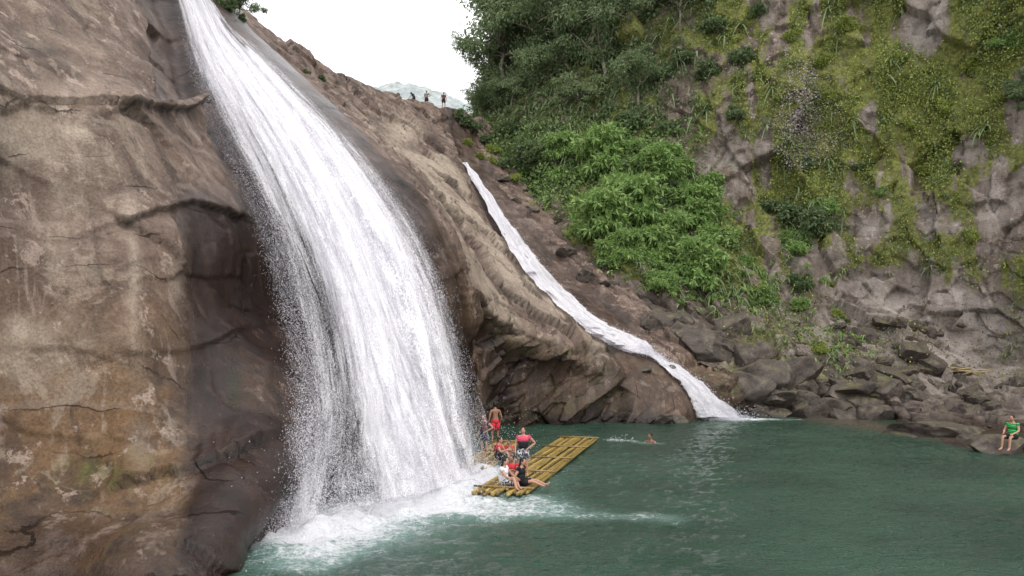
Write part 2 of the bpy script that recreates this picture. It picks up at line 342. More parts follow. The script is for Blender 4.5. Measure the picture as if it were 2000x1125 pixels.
Z=np.where(inside,.04*fbm(p3*np.array([1.3,2.4,1]),4,.62,200)+.22*np.exp(-(dd/1.3)**2)*(fbm(p3*1.6,4,.6,210)+.5)+.06*np.exp(-(dd/6)**2)*fbm(p3*1.3,3,.6,220),0)
I=np.arange(X.size).reshape(X.shape)
WQ=np.stack([I[:-1,:-1],I[1:,:-1],I[1:,1:],I[:-1,1:]],-1).reshape(-1,4)
me=quadmesh('water',np.stack([X,Y,Z],-1),WQ); attr(me,'foam',foam)
shal=np.exp(-(seg(X,Y,[(19,48),(21,41),(23,36.5),(25,33)])/1.8)**2); attr(me,'shallow',shal)
t=NT('green_pool_water'); c=t.coord()
w1=t.noise(t.coord((.8,1.6,1)),1.8,4,.65,.5); w2=t.noise(t.coord((1,1.9,1)),6,3,.65,.3); w3=t.noise(c,.18,3)
h=t.math('ADD',t.math('MULTIPLY',w1,.6),t.math('MULTIPLY',w2,.45))
fa=t.attr('foam'); fn=t.noise(t.coord((1,1.3,1)),1.1,7,.74,1.0); fn2=t.noise(c,8,4,.75)
fv=t.math('ADD',fa,t.math('ADD',t.math('MULTIPLY',t.math('SUBTRACT',fn,.5),2.0),t.math('MULTIPLY',t.math('SUBTRACT',fn2,.5),1.6)))
fm=t.math('MULTIPLY',t.ramp(fv,.25,1.15),t.ramp(fa,.02,.2))
spk=t.math('MULTIPLY',t.ramp(fn2,.67,.74),t.ramp(w3,.42,.58)); fm=t.math('MAXIMUM',fm,t.math('MULTIPLY',spk,.5))
col=t.mix(t.ramp(w3,.35,.65),(.016,.043,.027),(.029,.069,.044))
col=t.mix(t.ramp(fa,0.,.5,0.,.75),col,(.15,.26,.225))
col=t.mix(t.attr('shallow'),col,(.085,.068,.048))
pw=t.n('BsdfPrincipled',{'Base Color':col,'Roughness':.05,'IOR':1.33,'Normal':t.bump(h,1.,.24)})
pf=t.n('BsdfPrincipled',{'Base Color':(.86,.87,.9),'Roughness':.7,'Normal':t.bump(t.math('ADD',fn,fn2),.9,.2)})
link('water',me,[t.fin(t.n('MixShader',{0:fm,1:pw.outputs[0],2:pf.outputs[0]}))],'deep green plunge pool with white foam','pool','structure')
# ------------------------------------------------------------ leaf builders
def unit(v): return v/(np.linalg.norm(v,axis=-1,keepdims=True)+1e-9)
def leaves(c,d,size,wr,fold=.12):
    n=len(c); d=unit(d); s=unit(np.cross(d,rng.normal(size=(n,3)))); u=np.cross(s,d)
    size=np.broadcast_to(size,(n,))[:,None]
    a=c; b=c+d*size*.45+s*size*wr+u*size*fold; e=c+d*size-np.array([0,0,1])*size*.12; f=c+d*size*.45-s*size*wr+u*size*fold
    V=np.stack([a,b,e,f],1).reshape(-1,3); return V,np.arange(4*n).reshape(n,4)
def blades(c,d,L,w,droop=.6,k=4):
    n=len(c); d=unit(d); s=unit(np.cross(d,np.array([0,0,1.])+rng.normal(size=(n,3))*.2)); L=np.broadcast_to(L,(n,))[:,None]
    R=[]
    for i in range(k+1):
        f=i/k; ctr=c+d*L*f-np.array([0,0,1])*L*droop*f*f; ww=w*(1-f**1.5)*(.5+.9*min(1,f*3))+.004
        R+= [ctr-s*ww,ctr+s*ww]
    V=np.stack(R,1); m=2*(k+1); base_=np.arange(n)[:,None]*m
    Qs=[np.concatenate([base_+2*i,base_+2*i+1,base_+2*i+3,base_+2*i+2],1) for i in range(k)]
    return V.reshape(-1,3),np.stack(Qs,1).reshape(-1,4)
def merge(parts):
    V=[];Qs=[];mi=[];o=0
    for k,(v,q_) in enumerate(parts):
        V.append(v);Qs.append(q_+o);mi.append(np.full(len(q_),k));o+=len(v)
    return np.concatenate(V),np.concatenate(Qs),np.concatenate(mi)
def multimesh(name,parts):
    V,Qs,mi=merge(parts); me=quadmesh(name,V,Qs,False); me.polygons.foreach_set('material_index',mi.astype(np.int32)); return me
# ------------------------------------------------------------ main waterfall
FL=[(325,-60,41.8),(352,50,36.4),(372,130,33.6),(404,215,30.8),(487,400,26.8),(549,590,24),(585,790,22.4),(565,900,21.5),(520,1050,19.8)]
FC=[(362,-60,47),(408,50,41),(450,120,38.2),(509,215,35),(603,380,31.5),(672,560,28),(718,740,25.5),(743,870,24.2),(770,985,23.6)]
FR=[(394,-30,51),(455,55,46.5),(518,120,43.5),(626,225,39.8),(732,345,36.3),(816,480,33.5),(872,640,31.5),(905,780,30.2),(928,915,30)]
FN=np.array([[S(*p) for p in c] for c in (FL,FC,FR)])
def fallsheet(nu,nv,off,seed,amp):
    A,u,v=net(FN,nu,nv); n=normals(A); n=np.where(n[...,1:2]>0,-n,n)
    U=np.broadcast_to(np.linspace(0,1,nu)[:,None],A.shape[:2]); Vv=np.broadcast_to(np.linspace(0,1,nv)[None],A.shape[:2])
    w=fbm(np.stack([U*11+1.2*fbm(np.stack([U*3,Vv*2,U*0+seed],-1),2),Vv*3.4,U*0+seed],-1),5,.5,seed)
    A=A+n*(off*(.35+Vv)+amp*(.4+1.2*Vv)*w)[...,None]
    A[...,2]=np.maximum(A[...,2],-.15)
    return A,U,Vv,w
def thick(U,V):
    l=.10+.34*sm(V,.30,.95)            # solid core moves over as the veil thins
    core=sm(U,l-.12,l+.18)*(1-sm(U,.86-.10*V,1.02)*.9)
    gap=.6*np.exp(-((U-(.28+.06*V))/.05)**2)*band(V,.2,.62,.12)
    rag=.15*fbm(np.stack([U*9,V*5,U*0],-1),4,.6,880)
    veil=(.20+rag)*sm(U,0,.08)*(1-sm(U,.9,1.)*.6)
    return np.maximum(core-gap,veil)
t=NT('white_falling_water')
def uvn(sx,sy,d,r,dist=.2): return t.noise(t.coord((sx,sy,1),'UV'),1.,d,r,dist)
a1=uvn(14,3.2,4,.62,1.2); a2=uvn(80,36,3,.7,.8); a3=uvn(400,300,2,.8)
den=t.attr('thick')
v=t.math('ADD',t.math('MULTIPLY',den,1.2),t.math('ADD',t.math('MULTIPLY',t.math('SUBTRACT',a1,.5),1.3),t.math('ADD',t.math('MULTIPLY',t.math('SUBTRACT',a2,.5),.9),t.math('MULTIPLY',t.math('SUBTRACT',a3,.5),1.8))))
al=t.ramp(v,.10,1.05,0.,1.)
cw=t.mix(t.ramp(t.math('ADD',t.math('MULTIPLY',a2,.3),t.math('ADD',t.math('MULTIPLY',a1,.4),t.math('MULTIPLY',a3,.3))),.40,.56),(.62,.605,.67),(.95,.94,.965))
df=t.n('BsdfDiffuse',{'Color':cw,'Normal':t.bump(t.math('ADD',t.math('MULTIPLY',a2,.7),t.math('MULTIPLY',a3,.6)),.5,.10)}); tl=t.n('BsdfTranslucent',{'Color':cw})
mx=t.n('MixShader',{0:.3,1:df.outputs[0],2:tl.outputs[0]}); tp=t.n('BsdfTransparent')
M_fall=t.fin(t.n('MixShader',{0:al,1:tp.outputs[0],2:mx.outputs[0]}))
t=NT('water_droplets'); df=t.n('BsdfDiffuse',{'Color':(.82,.81,.86)}); tl=t.n('BsdfTranslucent',{'Color':(.82,.81,.86)})
M_drop=t.fin(t.n('MixShader',{0:.4,1:df.outputs[0],2:tl.outputs[0]}))
def setuv(me,U,V):
    uvl=me.uv_layers.new(name='UVMap'); li=np.zeros(len(me.loops),np.int32); me.loops.foreach_get('vertex_index',li)
    uvl.data.foreach_set('uv',np.stack([U.ravel()[li],V.ravel()[li]],-1).astype(np.float32).ravel())
parts=[];us=[];vs=[];ds=[]
for k,(off,amp,ds_) in enumerate([(0,.08,.95),(.25,.16,.68),(.5,.22,.42),(.8,.3,0.)]):
    A,U,V,w=fallsheet(130,340,off,300+k*17,amp)
    th=thick(U,V)*ds_ if ds_ else (.42*sm(V,.5,1.)*sm(U,.05,.3)*(1-sm(U,.55,.82))-.1)
    parts.append((A.reshape(-1,3),gridquads(130,340)));us.append(U.ravel()+k*.37);vs.append(V.ravel()+k*.21);ds.append((th+.12*(w)*1.).ravel())
V_,Q_,_=merge(parts); me=quadmesh('waterfall',V_,Q_); setuv(me,np.concatenate(us),np.concatenate(vs)); attr(me,'thick',np.concatenate(ds))
fall=link('waterfall',me,[M_fall],'tall white waterfall pouring over a rounded rock lip','waterfall','structure')
G0,_,_=net(FN,101,401)
def spray(n,side):
    v=rng.beta(1.6,1.0,n)
    if side=='r': u=1-np.abs(rng.normal(0,.08,n))+.03*rng.random(n)
    elif side=='l': u=.01+np.abs(rng.normal(0,.20,n)); v=rng.beta(2.,1.,n)
    else: u=rng.random(n)
    u=np.clip(u,0,1); G=G0; i=(u*100).astype(int); j=np.clip((v*400).astype(int),0,399)
    p=G[i,j]; tdir=unit(G[i,j+1]-G[i,j]); ou=unit(np.gradient(G,axis=0)[i,j])
    p=p+rng.normal(size=(n,3))*(.05+.25*v**2)[:,None]+np.array([.0,-.35,0])*(.3+v)[:,None]
    if side=='r': p=p+ou*(np.abs(rng.normal(0,.38,n))*v)[:,None]
    p[:,2]=np.maximum(p[:,2],.05)
    return leaves(p,tdir+rng.normal(size=(n,3))*.2,rng.uniform(.010,.042,n),.2)
n=15000; pb=np.array(base)[rng.integers(0,5,n)]; pb=pb+rng.normal(size=(n,2))*1.0
ps=np.column_stack([pb,np.abs(rng.exponential(.55,n))]); parts=[spray(56000,'r'),spray(50000,'l'),spray(6000,'m'),leaves(ps,rng.normal(size=(n,3)),rng.uniform(.012,.04,n),.4)]
V_,Q_,_=merge(parts); link('spray',quadmesh('spray',V_,Q_,False),[M_drop],kind='stuff',parent=fall)
# ------------------------------------------------------------ second stream
rows=[(905,913,318),(921,937,350),(943,966,390),(974,1008,450),(1003,1048,500),(1042,1090,550),(1088,1138,597),(1124,1180,630),(1156,1236,655),(1188,1268,675),(1232,1282,690),(1274,1300,700),(1320,1360,738),(1350,1404,778),(1360,1448,816)]
rl=cr(np.array(rows,float),np.linspace(0,len(rows)-1,110)); NA,NB=110,9
RD=np.zeros((NA,NB))
for a in range(NA):
    l,r,y=rl[a]
    for k in range(NB):
        h=cast(l+(r-l)*k/(NB-1),y); RD[a,k]=h[0].y if h else (RD[a,k-1] if k else RD[a-1,k])
def pad(A): return np.pad(A,1,mode='edge')
for _ in range(2):
    p_=pad(RD); RD=np.min([p_[i:i+NA,j:j+NB] for i in range(3) for j in range(3)],0)
RD0=RD.copy()
for _ in range(6):
    p_=pad(RD); RD=np.mean([p_[i:i+NA,j:j+NB] for i in range(3) for j in range(3)],0)
RD=np.minimum(RD,RD0+.15)-.22
SP=np.array([[S(rl[a,0]+(rl[a,1]-rl[a,0])*k/(NB-1),rl[a,2],RD[a,k]) for a in range(NA)] for k in range(NB)])
A,_,_=net(SP,60,600)
U=np.broadcast_to(np.linspace(0,1,60)[:,None],A.shape[:2]); V=np.broadcast_to(np.linspace(0,1,600)[None],A.shape[:2])
w=fbm(np.stack([U*5,V*26,U*0],-1),5,.55,400); w2_=fbm(np.stack([U*2,V*40,U*0+9],-1),4,.55,420)
A=A+np.array([.05,-.6,.5])*(.09*w+.08)[...,None]+np.array([1,0,0])*((U-.5)*.2*w2_)[...,None]; A[...,2]=np.maximum(A[...,2],-.1)
me=quadmesh('cascade',A,gridquads(60,600)); setuv(me,U*.22,V*1.6); attr(me,'thick',1.3-.75*np.abs(U*2-1)**5+.35*w-.35*band(V,.76,.80,.02))
cas=link('cascade',me,[M_fall],'narrow white stream sliding down a rock chute','stream','structure')
n=4000; v=rng.random(n)**.5; i=rng.integers(0,60,n); j=(v*599).astype(int); p=A[i,j]+rng.normal(size=(n,3))*.10+np.array([0,-.1,.1])
n2=2500; p2=np.column_stack([rng.normal(12.6,.9,n2),rng.normal(47.8,.5,n2),rng.exponential(.22,n2)])
n3=90; p3_=np.column_stack([rng.normal(5.1,.35,n3),rng.normal(38.2,.3,n3),rng.exponential(.07,n3)]); p=np.concatenate([p,p2,p3_])
V_,Q_=leaves(p,rng.normal(size=p.shape)+np.array([.4,-.3,-.6]),rng.uniform(.03,.08,len(p)),.35); link('spray',quadmesh('spray_b',V_,Q_,False),[M_drop],kind='stuff',parent=cas)
# ------------------------------------------------------------ ground cover
area=np.linalg.norm(np.cross(np.gradient(Q2,axis=0),np.gradient(Q2,axis=1)),axis=-1)
def scatter(n,w,Pm=Q2,Nm=QN2,ar=None):
    w=(w*(area if ar is None else ar)).ravel(); w=np.where(np.isfinite(w),w,0); w=np.maximum(w,0); idx=rng.choice(w.size,n,p=w/w.sum())
    return Pm.reshape(-1,3)[idx]+rng.normal(size=(n,3))*.08,Nm.reshape(-1,3)[idx]
vis=(hx>860)&(hx<2120)&(hy>-140)&(hy<765)
mound=1-sm(hx,1250,1440)+0*hx; mound=mound*(1-sm(hy,360,450)*(1-blob(hx,hy,1320,440,110,90)))
patch=sm(nz*.5+nz2*.5+streak*.7,-.2,.3)
wc=vis*np.clip(1-bare*1.6,0,1)*(1-sm(hy,560,720)*.8)*patch
def tufts(n,w,k,s0,s1,wr,outw=.5,up_=0.,spread=.35,stretch=1.):
    p,nn=scatter(n,w); p=np.repeat(p,k,0)+rng.normal(size=(n*k,3))*spread*np.array([1,1,stretch]); nn=np.repeat(nn,k,0); p=p+nn*np.abs(rng.normal(size=(n*k,1)))*.2
    return leaves(p,nn*outw+rng.normal(size=(n*k,3))*.6+np.array([0,0,up_]),rng.uniform(s0,s1,n*k),wr)
right=sm(hx,1330,1450)
g=[tufts(1400,wc*right,9,.12,.34,.3,.6,-.5,.28,2.2),
   tufts(1000,vis*mound*(1-.6*bare)*(hy>250),13,.2,.42,.26,.8,.1,.5),
   tufts(4300,wc*right*(yl+.2),9,.08,.22,.32,.6,-.6,.2,3.2),
   tufts(700,vis*blob(hx,hy,1565,235,38,80)*(hy<330)+vis*.4*blob(hx,hy,1625,262,26,30),9,.09,.18,.42,.8,0,.22),
   tufts(900,vis*sm(hy,560,640)*(hx>1400)*(hy<740)+.5*vis*blob(hx,hy,1000,240,70,60),5,.08,.2,.4,.6,0,.3),
   tufts(3400,vis*mound*(1-.6*bare),12,.2,.46,.26,.8,.1,.5)]
me=multimesh('undergrowth',g)
link('undergrowth',me,[M_leafD,M_leafB,M_leafY,M_flow,M_dry,M_leafD],'creeping leafy plants and pale flowers covering the cliff','undergrowth','stuff')
def fernset(n,w,L0,L1,wd,k=11):
    p,nn=scatter(n,w); p=np.repeat(p,k,0)+rng.normal(size=(n*k,3))*.06; nn=np.repeat(nn,k,0)
    return blades(p,nn*.7+rng.normal(size=(n*k,3))*.7+np.array([0,0,.5]),rng.uniform(L0,L1,n*k),wd,.75)
fw=vis*(blob(hx,hy,1050,260,110,90)+.6*blob(hx,hy,1200,120,200,120)+.4*blob(hx,hy,1400,550,90,40)+.12*wc)
me=multimesh('ferns',[fernset(800,fw,.8,2.1,.06),fernset(260,vis*(blob(hx,hy,1450,560,120,50)+blob(hx,hy,1630,680,60,40)),.5,1.1,.04)])
link('ferns',me,[M_fern,M_leafB],'long drooping fern and grass blades on the slope','ferns','stuff')
# ------------------------------------------------------------ trees and shrubs
def loft(path,rad,lat=(1,0,0),n=10,cap=True):
    path=np.asarray(path,float); V=[];Qs=[]
    m=len(path)
    for k in range(m):
        tt=path[min(k+1,m-1)]-path[max(k-1,0)]; tt=tt/(np.linalg.norm(tt)+1e-9)
        x=np.asarray(lat,float)-tt*np.dot(lat,tt)
        if np.linalg.norm(x)<.1: x=np.array([0,1,0.])-tt*tt[1]
        x/=np.linalg.norm(x); y=np.cross(tt,x); r=rad[k]; rx,ry=(r if isinstance(r,(tuple,list)) else (r,r))
        for a in range(n):
            th=2*math.pi*a/n; V.append(path[k]+x*rx*math.cos(th)+y*ry*math.sin(th))
    for k in range(m-1):
        for a in range(n):
            b=(a+1)%n; Qs.append((k*n+a,k*n+b,(k+1)*n+b,(k+1)*n+a))
    if cap:
        c0=len(V); V.append(path[0]); V.append(path[-1])
        for a in range(n):
            b=(a+1)%n; Qs.append((c0,b,a,a)); Qs.append((c0+1,(m-1)*n+a,(m-1)*n+b,(m-1)*n+b))
    return V,[tuple(dict.fromkeys(q)) for q in Qs]
class MB:
    def __init__(s): s.v=[];s.f=[];s.m=[]
    def add(s,vf,mat=0):
        v,f=vf;o=len(s.v); s.v+=[tuple(map(float,x)) for x in v]; s.f+=[tuple(int(i)+o for i in q) for q in f]; s.m+=[mat]*len(f); return s
    def mesh(s,name,smooth=True):
        me=bpy.data.meshes.new(name); me.from_pydata(s.v,[],s.f); me.polygons.foreach_set('material_index',s.m); me.polygons.foreach_set('use_smooth',[smooth]*len(s.f)); me.update(); return me
def make_tree(h,spread,leafmat_,nl,ls,dens=22,low=.35,wr=.28):
    mb=MB(); lean=rng.normal(size=2)*.25*h*.3
    pts=[np.array([lean[0]*f*f,lean[1]*f*f,h*.8*f])+rng.normal(size=3)*.06*h*.3*(f>0) for f in np.linspace(0,1,7)]
    pts[0]=np.array([0,0,-.8]); r0=.028*h+.03
    mb.add(loft(pts,[r0*(1-.8*f) for f in np.linspace(0,1,7)],n=8)); tips=[pts[-1]]
    for k in range(13):
        f=rng.uniform(low,.95); i=int(f*6); b=pts[i]*(1-(f*6-i))+pts[min(i+1,6)]*(f*6-i)
        a=rng.uniform(0,6.28); L=spread*rng.uniform(.5,1.1)*(1.15-.5*f)
        e=b+np.array([math.cos(a)*L,math.sin(a)*L,L*rng.uniform(.15,.7)]); mdl=(b+e)/2+rng.normal(size=3)*.12*L+np.array([0,0,.1*L])
        mb.add(loft([b,mdl,e],[r0*.4*(1-.5*f),r0*.25,r0*.08],n=6)); tips+=[e,mdl]
        for _ in range(2):
            e2=mdl+rng.normal(size=3)*L*.45+np.array([0,0,.2*L]); mb.add(loft([mdl,e2],[r0*.18,r0*.05],n=5)); tips.append(e2)
    parts_=[]
    per=nl//dens
    for k in range(dens):
        ctr=tips[k%len(tips)]+rng.normal(size=3)*.12*spread; R=spread*rng.uniform(.10,.28)
        d=unit(rng.normal(size=(per,3))); rad=R*rng.uniform(.3,1.3,per)[:,None]*np.array([1.35,1.35,.65])
        p=ctr+d*rad*(1+.25*fbm(d*2+k,2)[:,None]); parts_.append(leaves(p,d*.6+rng.normal(size=(per,3))*.5+np.array([0,0,-.25]),rng.uniform(ls*.6,ls*1.3,per),wr))
    V_,Q_,_=merge(parts_)
    tm=mb.mesh('trunk'); cm=quadmesh('crown',V_,Q_,False); tm.materials.append(M_bark); cm.materials.append(leafmat_)
    return tm,cm
def put_tree(meshes,loc,s,rz,name,label,cat,group,names=('trunk','crown')):
    e=bpy.data.objects.new(name,None); COL.objects.link(e); e.location=loc; e.rotation_euler=(random.uniform(-.12,.12),random.uniform(-.12,.12),rz); e.scale=(s,s,s*random.uniform(.85,1.15))
    e["label"]=label; e["category"]=cat; e["group"]=group
    for m,nm in zip(meshes,names):
        o=bpy.data.objects.new(nm,m); COL.objects.link(o); o.parent=e
    return e
T=[make_tree(9,4.2,M_leafD,7000,.36,28),make_tree(8,4.6,M_leafD,7000,.34,32),make_tree(7,3.8,M_fern,6000,.34,26)]
for k,(px,py,s,ty) in enumerate([(985,175,.95,0),(1000,110,1.05,1),(975,235,.6,1),(1060,120,1.05,1),(1110,150,.9,0),(1080,40,1.1,2),(1150,60,1.0,1),(1180,160,.85,1),(1230,110,.9,0),(1270,30,1.,1),(1210,20,1.,2),(1330,60,.75,2),(1000,215,.6,2),(1050,200,.7,1),(1130,225,.6,2),(1250,210,.6,1),(1380,20,.7,0),(1960,60,.45,2),(1985,230,.35,0)]):
    h=cast(px,py,2)
    if h: put_tree(T[ty],h[0],s,random.uniform(0,6.28),'tree','leafy green tree growing on the steep gorge slope','tree','trees on the gorge slope')
for px,py,s in [(436,10,.42),(470,36,.25)]:
    h=cast(px,py,1)
    if h: put_tree(T[0],h[0]-Vector((0,0,.3)),s,random.uniform(0,6.28),'tree','small thin tree on the rim of the rock','tree','trees on the rock rim')
# arching bamboo overhanging the gap
mb=MB(); parts_=[]
for k in range(14):
    a=rng.uniform(0,6.28); L=rng.uniform(5,9); dx,dy=math.cos(a),math.sin(a)*.6; path=[np.array([dx*.3*f+dx*L*.6*f**2.2,dy*L*.5*f**2.2,L*(f-.34*f**3)]) for f in np.linspace(0,1,9)]
    mb.add(loft(path,[.045*(1-.85*f) for f in np.linspace(0,1,9)],n=5))
    for f in rng.uniform(.35,1,55):
        i=min(int(f*8),7); b=path[i]+(path[i+1]-path[i])*(f*8-i); m=8
        parts_.append(leaves(np.repeat(b[None],m,0)+rng.normal(size=(m,3))*.22,rng.normal(size=(m,3))*.7+np.array([0,0,-.5]),rng.uniform(.2,.42,m),.12))
V_,Q_,_=merge(parts_); bt=mb.mesh('culm'); bt.materials.append(M_bark); bc=quadmesh('foliage',V_,Q_,False); bc.materials.append(M_leafD)
for px,py,s in [(960,200,1.0),(985,110,1.15),(940,238,.75),(975,60,1.1)]:
    h=cast(px,py,2)
    if h: put_tree((bt,bc),h[0],s,random.uniform(0,6.28),'bamboo','arching thin bamboo clump overhanging the rim','bamboo','bamboo clumps on the slope',('culm','foliage'))
def make_shrub(lm,nl,ls,R,wr=.25,hz=.9):
    mb=MB(); ctrs=[]
    for k in range(10):
        a=rng.uniform(0,6.28); e=np.array([math.cos(a)*R*rng.uniform(.1,.8),math.sin(a)*R*rng.uniform(.1,.8),R*hz*rng.uniform(.15,1.2)])
        mb.add(loft([np.array([0,0,-.4]),e*.55+rng.normal(size=3)*.1,e],[.06,.04,.015],n=5)); ctrs+=[e,e*.7]
    parts_=[]
    k=7; n=nl//k; per=n//len(ctrs)
    for c_ in ctrs:
        d=unit(rng.normal(size=(per,3))); d[:,2]=np.abs(d[:,2])*.9-.25; p=c_+d*R*rng.uniform(.15,.5,per)[:,None]
        p=np.repeat(p,k,0); dd_=np.repeat(d,k,0)*.45+rng.normal(size=(per*k,3))*.6+np.array([0,0,-.15])
        parts_.append(leaves(p,dd_,rng.uniform(ls*.5,ls*1.3,per*k),wr))
    V_,Q_,_=merge(parts_); tm=mb.mesh('stem'); cm=quadmesh('foliage',V_,Q_,False); tm.materials.append(M_bark); cm.materials.append(lm); return tm,cm
SH=[make_shrub(M_leafB,5600,.46,2.2,.17),make_shrub(M_leafB,5600,.36,2.0,.22),make_shrub(M_leafD,5200,.34,1.9),make_shrub(M_leafY,4600,.3,1.8)]
SL=('bright green broad-leaved shrub hanging on the slope','bright green bushy shrub hanging on the slope','dark green shrub rooted in the cliff','yellow-green shrub rooted in the cliff')
def shrub(px,py,s,ty):
    h=cast(px,py,2) or cast(px,py)
    if h: put_tree(SH[ty],h[0]-Vector((0,0,.5*s)),s,random.uniform(0,6.28),'shrub',SL[ty],'shrub','shrubs on the gorge slope',('stem','foliage'))
cnt=0
while cnt<54:
    px=random.uniform(1050,1400); py=random.uniform(295,560)
    u=(px-1235)/175; v=(py-430)/128
    if (u*.8-v*.35)**2+(v*.95)**2-.9*u*v*.5>1: continue
    if py>320+(px-1010)*1.0: continue
    shrub(px,py,random.choice([.5,.65,.8,1.0,1.25]),random.choice([0,0,1,1,1,0,0,2])); cnt+=1
for px,py,s,ty in [(1545,440,.95,2),(1590,455,.9,2),(1560,490,.7,0),(1520,410,.7,2),(1610,420,.6,1),(1450,520,.5,0),(1480,570,.4,3),(1400,560,.4,3),(1000,260,.7,2),(960,275,.6,2),(1010,335,.5,3),(965,320,.35,3),(1440,230,.5,2),(1380,150,.7,2),(1450,120,.6,2),(1540,80,.5,3),(1340,120,.7,2),(1400,60,.8,2),(1300,150,.6,2),(1650,60,.5,3),(1620,200,.4,3),(1900,140,.5,3),(1960,90,.6,0),(1780,250,.4,3),(1500,590,.45,0),(1600,690,.35,3),(1560,560,.5,2),(1900,470,.4,3),(1680,330,.35,2),(1240,250,.8,2),(1180,240,.7,2),(1310,260,.6,2),(950,262,.5,2),(1640,620,.3,3),(1100,470,.35,1),(1060,440,.3,3),(1160,520,.35,3),(1760,120,.4,3),(1850,220,.45,3),(1720,380,.3,1),(1520,200,.45,3),(1580,330,.4,2),(1480,30,.5,2),(1800,340,.35,3),(1870,330,.4,2),(1950,200,.4,3),(1600,130,.5,3),(1560,600,.35,0),(1620,560,.35,3),(1040,300,.6,2),(1090,270,.6,2),(1030,360,.4,2)]:
    shrub(px,py,s,ty)
for px,py,s,ty in [(440,8,.35,2),(470,30,.2,2),(625,146,.22,2),(600,134,.16,2),(655,163,.12,2),(893,222,.4,2),(905,236,.5,2),(925,250,.55,2),(945,275,.5,2),(965,292,.5,3),(985,318,.4,2),(935,300,.3,3),(1005,345,.4,3),(915,275,.3,3)]:
    h=cast(px,py+8)
    if h: put_tree(SH[ty],h[0]-Vector((0,0,.2)),s,random.uniform(0,6.28),'shrub','small dark shrub on the rim of the rock','shrub','shrubs on the rock rim',('stem','foliage'))
# ------------------------------------------------------------ boulders
import bmesh
def boulder_mesh(seed):
    r=np.random.default_rng(seed); bm_=bpy.data.meshes.new('boulder')
    b=bmesh.new(); bmesh.ops.create_icosphere(b,subdivisions=5,radius=1); V=np.array([v.co[:] for v in b.verts])
    for _ in range(13):
        n_=unit(r.normal(size=3)); d_=r.uniform(.5,.8); e=V@n_-d_; V=V-np.outer(np.maximum(e,0),n_)*.97
    V=V*r.uniform([.9,.75,.6],[1.25,1.05,.85]); V+=unit(V)*(.09*fbm(V*1.5+seed,6,.58,seed))[:,None]
    for v,c_ in zip(b.verts,V): v.co=c_
    for f in b.faces: f.smooth=True
    b.to_mesh(bm_); b.free(); bm_.materials.append(M_boul); return bm_
BM=[boulder_mesh(500+k) for k in range(10)]
def put_boulder(loc,s,label='angular grey-brown boulder with patches of moss on the bank',sc=None,rz=None,tilt=.4):
    o=bpy.data.objects.new('boulder',random.choice(BM)); COL.objects.link(o); o.location=loc; o.scale=sc or (s,s*random.uniform(.8,1.1),s*random.uniform(.75,1.05))
    o.rotation_euler=(random.uniform(-tilt,tilt),random.uniform(-tilt,tilt),rz if rz is not None else random.uniform(0,6.28)); o["label"]=label; o["category"]="boulder"; o["group"]="boulders along the pool bank"; return o
regions=[(1450,710,1740,800,1.4,2.7,22),(1520,620,1900,750,.35,.95,55),(1660,650,1850,780,.9,1.5,12),(1200,575,1340,660,1.0,1.9,8),(1330,640,1480,740,1.5,2.6,9),(1440,745,1560,800,.9,1.5,8),(1760,740,1990,800,.4,1.0,26),(1080,470,1200,560,.8,1.4,6),(970,300,1050,410,.5,1.0,8),(1720,805,1990,850,.12,.4,16)]
for x0,y0,x1,y1,s0,s1,n in regions:
    for _ in range(n):
        px=random.uniform(x0,x1);py=random.uniform(y0,y1); h=cast(px,py)
        if not h or h[0].z<-.2: continue
        s=random.uniform(s0,s1)
        sx_=np.interp(py,[350,450,550,630,660,700,740,780,815],[940,1010,1092,1183,1235,1300,1366,1410,1448])
        if px<sx_+s/h[0].y*F*1.15+6: continue
        put_boulder(h[0]-Vector((0,0,s*.25)),s)
for px,d,s in [(1485,49.9,.8),(1520,49.8,1.2),(1560,50,1.5),(1605,49.8,1.8),(1655,49.4,1.6),(1705,48.6,1.4),(1325,46.0,.8),(1290,45.6,.7)]:
    put_boulder(Vector(((px-1000)/F*d,d,.1)),s,'dark wet angular boulder at the waterline')
for px,s in [(1302,.62),(1262,.5)]:
    h=cast(px,722)
    if h: put_boulder(h[0],s,'small wet boulder beside the cascade')
for px,d,sc,rz in [(1850,40.8,(3.4,2.6,1.45),.2),(1775,42.,(2.2,1.9,.75),1.2),(1925,38.5,(1.8,1.6,1.1),.7)]:
    put_boulder(Vector(((px-1000)/F*d,d,-.22)),1,'broad low rounded brown rock at the shore',sc,rz,.05)
# ------------------------------------------------------------ distant hill
xs_=np.linspace(-170,60,200); ys_=np.linspace(230,420,60); HX,HY=np.meshgrid(xs_,ys_,indexing='ij')
pp=np.stack([HX,HY,HX*0],-1)*.02
HZ=73*np.exp(-((HY-330)/75)**2)*(.92+.14*np.exp(-((HX+44)/24)**2)+.05*fbm(pp,3,.5,600))+26+1.3*fbm(pp*18,3,.6,610)
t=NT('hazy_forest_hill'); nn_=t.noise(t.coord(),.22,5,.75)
hm=t.fin(t.n('BsdfDiffuse',{'Color':t.mix(t.ramp(nn_,.35,.65),(.25,.29,.28),(.42,.45,.45))}))  # distance haze is painted in as pale greys, no actual haze
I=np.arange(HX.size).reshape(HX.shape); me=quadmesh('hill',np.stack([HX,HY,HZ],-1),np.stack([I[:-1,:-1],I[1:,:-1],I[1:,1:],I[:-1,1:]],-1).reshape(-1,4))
link('hill',me,[hm],'distant forested hill with pale haze painted into its colour','hill','structure')
